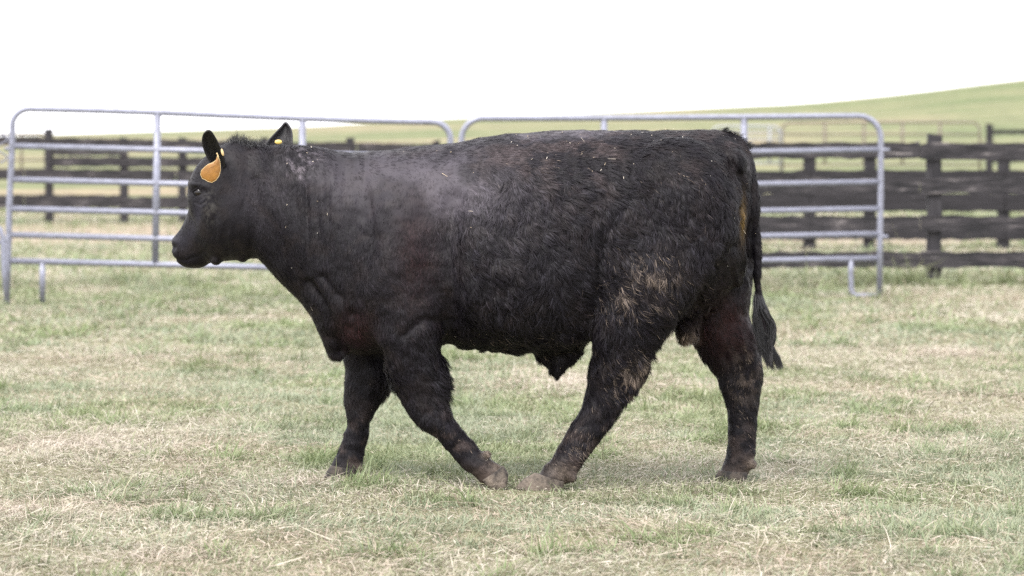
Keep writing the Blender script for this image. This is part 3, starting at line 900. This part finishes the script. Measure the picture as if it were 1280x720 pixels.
def fur(N, nclump, w, mode):
    p, n = sample(N, w)
    cp, cn = sample(nclump, w)
    kd = kdtree.KDTree(nclump)
    for i in range(nclump):
        kd.insert(cp[i], i)
    kd.balance()
    cid = np.fromiter((kd.find(q)[1] for q in p), np.int64, N)
    d = flow(p, n)
    dc = flow(cp, cn)
    crand = rng.random((nclump, 6))
    s = shag(p)
    x, y = project(p)
    head = sstep(335, 300, x)
    if mode == 'long':
        L = (0.016 + 0.034 * s) * (0.55 + 0.5 * crand[cid, 0] + .4 * rng.random(N))
        lift = 0.06 + 0.30 * crand[cid, 1] * (0.25 + s)
        clump = 0.72
    else:
        L = 0.013 + 0.012 * rng.random(N)
        lift = 0.06 + 0.22 * crand[cid, 1]
        clump = 0.65
    L = L * (1 - .6 * head)
    slk = np.clip(g(x, y, 560, 235, 75, 50) + g(x, y, 475, 240, 55, 60) + g(x, y, 430, 225, 60, 40) + g(x, y, 715, 168, 60, 7), 0, 1)
    lift = lift * (1 - .5 * slk)
    L = L * (1 - .3 * slk)
    L = L * (1 - .45 * sstep(500, 600, y))
    # direction: own flow + clump swirl
    sw = (crand[cid, 2] - .5) * (0.55 * s + .25)
    sd = np.cross(n, d)
    dd = d * np.cos(sw)[:, None] + sd * np.sin(sw)[:, None]
    jit = rng.normal(0, .09, (N, 1))
    dd = dd + sd * jit
    dd /= np.linalg.norm(dd, axis=1)[:, None]
    sd = np.cross(n, dd)
    curl = (crand[cid, 3] - .5) * 0.6 * (s + .15)
    K = 3
    pts = []
    toc = cp[cid] - p
    toc -= n * (toc * n).sum(1)[:, None]
    toc -= dd * (toc * dd).sum(1)[:, None] * .85
    for k in range(K + 1):
        t = k / K
        q = p - n * .001 + dd * (L * t)[:, None] + n * (L * lift * math.sin(t * 2.2))[:, None] + sd * (L * curl * t * t)[:, None] + toc * (clump * t ** 1.3)
        pts.append(q)
    wd = (0.0009 + .0006 * rng.random(N)) * (1.0 if mode == 'long' else .9)
    wd = wd * np.where(p[:, 1] > .15, 1.5, 1)
    VV = np.empty((N, 2 * K + 1, 3))
    for k in range(K):
        wk = (wd * (1 - .6 * (k / K) ** 2) * .5)[:, None]
        VV[:, 2 * k] = pts[k] - sd * wk
        VV[:, 2 * k + 1] = pts[k] + sd * wk
    VV[:, 2 * K] = pts[K]
    sleek = np.clip(g(x, y, 560, 235, 75, 50) + g(x, y, 475, 240, 55, 60) + g(x, y, 430, 225, 60, 40) + g(x, y, 715, 168, 60, 7), 0, 1) * (p[:, 1] < .1)
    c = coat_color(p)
    c = c * ((0.6 + .8 * crand[cid, 4]) * rng.lognormal(-.1, .45 * (1 - .4 * sleek)))[:, None]
    m = clod_mask(p) * (.04 + .96 * sstep(.50, .64, fbm(p * np.array([1.6, 1, .7]), 38, 421, 2))) * (.35 + .9 * sstep(.4, .6, fbm(p, 12, 422, 2)))
    cl = rng.random(N) < np.clip(m * .95, 0, .6)
    if mode != 'long':
        cl &= rng.random(N) < .5
    c = mixc(c, [0.31, 0.245, 0.195], cl * rng.uniform(.15, 1, N) ** 1.3)
    C = np.repeat(c[:, None, :], 2 * K + 1, 1)
    # bleached brownish tips of the long winter coat
    tip = np.linspace(0, 1, 2 * K + 1)[None, :, None] ** 2
    pale = (rng.random(N) < .10 + .06 * head)[:, None, None]
    C = C + tip * np.array([.0045, .0035, .0045]) + pale * np.array([.030, .028, .036]) * s[:, None, None]
    base = (np.arange(N) * (2 * K + 1))[:, None]
    Q = np.concatenate([base + np.array([[2 * k, 2 * k + 1, 2 * k + 3, 2 * k + 2]]) for k in range(K - 1)])
    TT = base + np.array([[2 * K - 2, 2 * K - 1, 2 * K]])
    return VV.reshape(-1, 3), Q, TT, C.reshape(-1, 3)

sg = shag(cen)
xh, yh = project(cen)
wl_ = vis * (0.12 + sg) * np.where(xh < 330, 0.25, 1)
f1 = fur(330000, 30000, wl_, 'long')
f2 = fur(260000, 30000, vis * np.where(sg > .6, .5, 1.0), 'short')

# specks of chaff and straw stuck on the back
def chaff(N):
    w = vis * np.maximum.reduce([g(xh, yh, 750, 180, 180, 30), g(xh, yh, 380, 190, 30, 12), g(xh, yh, 380, 205, 22, 18) * 1.2, g(xh, yh, 850, 260, 70, 80) * .6, g(xh, yh, 560, 200, 80, 25) * .5, g(xh, yh, 640, 425, 90, 14) * .5, np.full(nt, .03)])
    p, n = sample(N, w)
    d = rng.normal(0, 1, (N, 3)); d -= n * (d * n).sum(1)[:, None] * .8
    d /= np.linalg.norm(d, axis=1)[:, None]
    L = rng.lognormal(-5.35, .75, N)[:, None]
    s = np.cross(n, d); s /= np.linalg.norm(s, axis=1)[:, None]
    wv = (rng.uniform(.0004, .0011, N))[:, None]
    p = p + n * rng.uniform(.005, .013, N)[:, None]
    VV = np.stack([p - s * wv, p + s * wv, p + d * L + s * wv * .5, p + d * L - s * wv * .5], 1)
    c = mixc(np.tile([.45, .36, .25], (N, 1)), [.75, .70, .62], rng.random(N) ** 2)
    Q = (np.arange(N) * 4)[:, None] + np.array([[0, 1, 2, 3]])
    return VV.reshape(-1, 3), Q, np.zeros((0, 3), int), np.repeat(c, 4, 0)
f3 = chaff(210)

# the surface polygons themselves
npoly = len(bmesh_me.polygons)
ls = np.empty(npoly, np.int32); bmesh_me.polygons.foreach_get('loop_total', ls)
lv = np.empty(len(bmesh_me.loops), np.int32); bmesh_me.loops.foreach_get('vertex_index', lv)
lst = np.empty(npoly, np.int32); bmesh_me.polygons.foreach_get('loop_start', lst)
Qb = np.stack([lv[lst[ls == 4] + k] for k in range(4)], 1)
Tb = np.stack([lv[lst[ls == 3] + k] for k in range(3)], 1) if (ls == 3).any() else np.zeros((0, 3), int)
Vs, Qs, Ts, Cs, off = [V], [Qb], [Tb], [Csurf], nv
for v, q_, t_, c in (f1, f2, f3):
    Vs.append(v); Qs.append(q_ + off); Ts.append(t_ + off); Cs.append(c); off += len(v)
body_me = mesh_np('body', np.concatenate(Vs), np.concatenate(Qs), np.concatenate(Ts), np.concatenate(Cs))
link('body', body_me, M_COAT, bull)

# ---- loose long locks: poll tuft, dock, tail switch
def locks(name, items, mat, jit=.004):
    """items: (path points, n hairs, spread at root, spread at tip, colour, width)"""
    Vl, Ql, Tl, Cl, o = [], [], [], [], 0
    for pts, n, r0, r1, col, w in items:
        pts = np.array([list(q) for q in pts], float)
        K = 12 if name == 'tail_switch' else 6
        tt = np.linspace(0, len(pts) - 1, K + 1)
        base = np.stack([np.interp(tt, np.arange(len(pts)), pts[:, k]) for k in range(3)], 1)
        o0 = rng.normal(0, 1, (n, 3)) * r0
        o1 = rng.normal(0, 1, (n, 3)) * r1
        ln = rng.uniform(.88, 1.03, n)
        ph = rng.uniform(0, 6.28, n); am = rng.uniform(0, jit, n)
        VV = np.empty((n, 2 * K + 2, 3))
        for k in range(K + 1):
            t = k / K
            q = base[0] + (base[k] - base[0]) * ln[:, None] + o0 * (1 - t) + o1 * t
            q[:, 0] += am * np.sin(ph + t * 9)
            ww = w * (1 - .7 * t) * .5
            sv_ = np.stack([np.cos(ph), np.sin(ph) * .4, 0 * ph], -1) * ww
            VV[:, 2 * k] = q - sv_; VV[:, 2 * k + 1] = q + sv_
        b0 = (np.arange(n) * (2 * K + 2))[:, None]
        Ql.append(np.concatenate([b0 + np.array([[2 * k, 2 * k + 1, 2 * k + 3, 2 * k + 2]]) for k in range(K)]) + o)
        c = np.array(col) * (0.7 + .6 * rng.random((n, 1)))
        Cl.append(np.repeat(c, 2 * K + 2, 0)); Vl.append(VV.reshape(-1, 3)); o += n * (2 * K + 2)
    me = mesh_np(name, np.concatenate(Vl), np.concatenate(Ql), None, np.concatenate(Cl))
    return link(name, me, mat, bull)

M_HAIR = attr_mat('long_black_hair', 0.38, 0.5)
BK = (.0075, .007, .009)
it = []
for k in range(60):
    x = random.uniform(284, 330); yb = 180 + random.uniform(-2, 2)
    h = 9 * math.exp(-((x - 298) / 11) ** 2) + 2.5
    Y = random.uniform(-.05, .05)
    it.append(([P(x, yb, Y), P(x + random.uniform(-2, 2), yb - h * .6, Y), P(x + random.uniform(-4, 5), yb - h, Y)], 22, .009, .009, BK, .0011))
locks('poll_tuft', it, M_HAIR)
it = []
for k in range(22):
    t = k / 21
    x = 900 + 36 * t; y = 162 + 21 * t ** 1.6
    it.append(([P(x, y + 2, -.02), P(x + 4, y - .5, -.02 + random.uniform(-.02, .02)), P(x + random.uniform(6, 11), y - random.uniform(-2, 3.5), -.02)], 40, .006, .003, BK, .0014))
locks('dock_hair', it, M_HAIR)
it = []
sw_paths = [
    [(946, 366), (951, 385), (957, 402), (963, 420), (965, 438), (974, 458)],
    [(946, 366), (948, 388), (950, 408), (954, 428), (960, 446), (964, 460)],
    [(949, 366), (956, 386), (964, 404), (967, 420), (963, 436), (970, 450), (977, 459)],
    [(945, 370), (945, 395), (946, 415), (950, 432), (957, 445), (960, 456)],
    [(950, 372), (958, 392), (966, 410), (966, 425), (961, 440), (963, 456)],
    [(948, 368), (952, 392), (957, 412), (959, 430), (968, 446), (973, 460)],
    [(946, 368), (947, 385), (949, 400), (956, 420), (962, 432), (958, 448), (967, 461)]]
def wav(pth, k):
    q = []
    for i in range(13):
        t = i / 12 * (len(pth) - 1)
        a = np.interp(t, range(len(pth)), [u[0] for u in pth]); b = np.interp(t, range(len(pth)), [u[1] for u in pth])
        q.append((a + 2.4 * math.sin(i * 1.15 + (k % 5) * 1.3) * min(1, i / 4), b))
    return q
for k in range(36):
    pth = sw_paths[k % 7]
    ox = random.uniform(-2.0, 1.8); oy = random.uniform(-.03, .03)
    cc = BK if k % 4 else (.05, .047, .05)
    it.append(([P(a + ox * min(1, i / 2), b, -.045 + oy * min(1, i / 2)) for i, (a, b) in enumerate(wav(pth, k))], 80, .0035, .0022, cc, .0012))
locks('tail_switch', it, M_HAIR, jit=.002)

# ---- hooves: two claws each
def hoof(st, Y, mat, spread=.026, hy=.024):
    bm = bmesh.new()
    for s in (-1, 1):
        loft(bm, [(a, b, c, d, Y + s * spread * k, hy * k2) for (a, b, c, d), k, k2 in zip(st, (1, 1.05, 1.15), (1, 1.1, .95))], n=2.6)
    bmesh.ops.recalc_face_normals(bm, faces=bm.faces)
    me = bpy.data.meshes.new('hoof'); bm.to_mesh(me); bm.free()
    link('hoof', me, mat, bull)
hoof([(603, 600, 629, 582), (610, 609, 635, 592), (622, 617, 634, 606)], -.165, M_HOOF_TAN)
hoof([(413, 582, 446, 586), (408, 590, 445, 594), (403, 598, 442, 602)], .165, M_HOOF)
hoof([(668, 591, 706, 602), (653, 600, 703, 611), (643, 611, 698, 619)], -.155, M_HOOF_TAN)
hoof([(898, 588, 934, 590), (893, 597, 934, 597), (889, 604, 934, 605)], .155, M_HOOF)

# ---- eye
hp, hn = hit(247.5, 240.5)
if hp is None:
    hp, hn = Vector(P(248, 240, -.08)), Vector((0, -1, 0))
bm = bmesh.new()
bmesh.ops.create_uvsphere(bm, u_segments=24, v_segments=16, radius=.0200, matrix=Matrix.Translation(hp - hn * .0130))
me = bpy.data.meshes.new('eyeball'); bm.to_mesh(me); bm.free()
eye = link('eyeball', me, M_EYE, bull)
me = tube_mesh([([hp - hn * .001 + Vector((math.cos(a) * .0185, 0, math.sin(a) * .0105 + .001)) + Vector((0, 0, 1)) * .001 for a in np.linspace(-.3, math.pi + .3, 12)], [.002 + .0028 * math.sin(i / 11 * math.pi) for i in range(12)]),
                ([hp - hn * .001 + Vector((math.cos(a) * .0185, 0, math.sin(a) * .0105)) for a in np.linspace(math.pi + .1, 2 * math.pi - .1, 12)], [.0015 + .0022 * math.sin(i / 11 * math.pi) for i in range(12)])], 8)
M_LID = noise_mat('dark_eyelid', (.005, .0045, .005), (.011, .010, .011), 80, rough=.9, spec=.1)
link('eyelid', me, M_LID, bull)
# nostril hollow edge
# ---- ears
M_EAR = noise_mat('ear_hide', (.005, .0045, .006), (.014, .012, .014), 40, rough=.55, bump=.5, bscale=160)
def ear(edges, Yb, Yt, cup, name='ear', fringe=True):
    """edges: (left px, right px) from base to tip; cup pushes the middle away from the camera"""
    m = len(edges)
    A = np.array([[*a, *b] for a, b in edges], float)
    K, J = 18, 12
    tt = np.linspace(0, m - 1, K)
    R = np.stack([np.interp(tt, np.arange(m), A[:, k]) for k in range(4)], 1)
    bm = bmesh.new()
    grid = [[None] * (J + 1) for _ in range(K)]
    for i in range(K):
        t = i / (K - 1)
        Y = Yb + (Yt - Yb) * t
        for j in range(J + 1):
            u = j / J
            dep = cup * math.sin(math.pi * u) * math.sin(math.pi * min(1, .25 + .75 * t) ) ** .6 if t < 1 else 0
            dep = cup * math.sin(math.pi * u) * (1 - t ** 3)
            p = P(R[i, 0] + (R[i, 2] - R[i, 0]) * u, R[i, 1] + (R[i, 3] - R[i, 1]) * u, Y + dep)
            grid[i][j] = bm.verts.new(p)
    for i in range(K - 1):
        for j in range(J):
            bm.faces.new((grid[i][j], grid[i][j + 1], grid[i + 1][j + 1], grid[i + 1][j]))
    me = bpy.data.meshes.new(name); bm.to_mesh(me); bm.free()
    o = link(name, me, M_EAR, bull)
    md = o.modifiers.new('s', 'SOLIDIFY'); md.thickness = .007; md.offset = 0
    md = o.modifiers.new('b', 'SUBSURF'); md.levels = 1; md.render_levels = 1
    return o
ear([((270, 213), (280, 212)), ((266, 206), (281.5, 206)), ((260, 199), (280.5, 197)), ((255.5, 190), (278, 190)), ((252.8, 181), (274.5, 182)),
     ((252.2, 174), (271, 175)), ((254, 167.5), (267.5, 169)), ((257.5, 164), (264.5, 165)), ((260.5, 163), (261.5, 163.2))], -.10, -.235, .035)
ear([((326, 190), (366, 190)), ((333, 177.5), (366, 177)), ((340, 170), (366, 171)), ((347, 163), (365, 163.5)), ((351.5, 158), (362.5, 158)), ((355, 154), (359.5, 154.5)), ((357, 153), (357.6, 153.2))],
    .15, .20, .03)

# ---- ear tags
def tag(poly, Y, mat, rimmat, name, bulge=.006):
    c = np.mean(poly, 0)
    bm = bmesh.new()
    rings = []
    for s in (1.0, .86, .5):
        rings.append([bm.verts.new(P(c[0] + (x - c[0]) * s, c[1] + (y - c[1]) * s, Y - bulge * (1 - s) + .012 * ((x - c[0]) * s / 12) ** 2)) for x, y in poly])
    n = len(poly)
    for a, b in zip(rings[:-1], rings[1:]):
        for k in range(n):
            f = bm.faces.new((a[k], a[(k + 1) % n], b[(k + 1) % n], b[k]))
    bm.faces.new(rings[-1])
    bmesh.ops.recalc_face_normals(bm, faces=bm.faces)
    me = bpy.data.meshes.new(name); bm.to_mesh(me); bm.free()
    o = link(name, me, mat, bull)
    md = o.modifiers.new('s', 'SOLIDIFY'); md.thickness = .0022; md.offset = 0
    pts = [Vector(P(x, y, Y + .012 * ((x - c[0]) / 12) ** 2)) for x, y in poly]
    rim = tube_mesh([(pts + [pts[0]], .0016)], 6)
    r = link('tag_rim', rim, rimmat, o)
    # parts sit straight under the bull's origin
    return o
tagp = [(272, 195), (274.5, 200), (275.2, 206), (275.5, 213), (273.5, 220), (270, 225), (265, 228), (260.5, 227), (256.5, 224.5), (253, 223), (250.8, 218), (252, 213), (256, 209), (260.5, 205.5), (266, 203.5), (270.5, 200)]
tag(tagp, -.262, M_TAG, M_TAG_RIM, 'ear_tag')
def button(px, py, Y, rx, rz, mat, rot=0.0):
    bm = bmesh.new()
    bmesh.ops.create_uvsphere(bm, u_segments=16, v_segments=10, radius=1, matrix=Matrix.Translation(Vector(P(px, py, Y))) @ Matrix.Rotation(rot, 4, 'Y') @ Matrix.Diagonal((rx, .005, rz, 1)))
    me = bpy.data.meshes.new('tag_button'); bm.to_mesh(me); bm.free()
    link('tag_button', me, mat, bull)
button(278, 190.5, -.26, .005, .014, M_TAG_RIM, -.25)
button(271.3, 192, -.262, .003, .003, M_TAG_RIM)
link('tag_stem', tube_mesh([([Vector(P(271.3, 192, -.262)), Vector(P(273, 196, -.265)), Vector(P(273.3, 200, -.262))], .0022)], 6), M_TAG_RIM, bull)
button(348, 177.5, .12, .014, .009, M_TAG_Y)
print('body verts', nv, 'grass verts', len(gme.vertices))
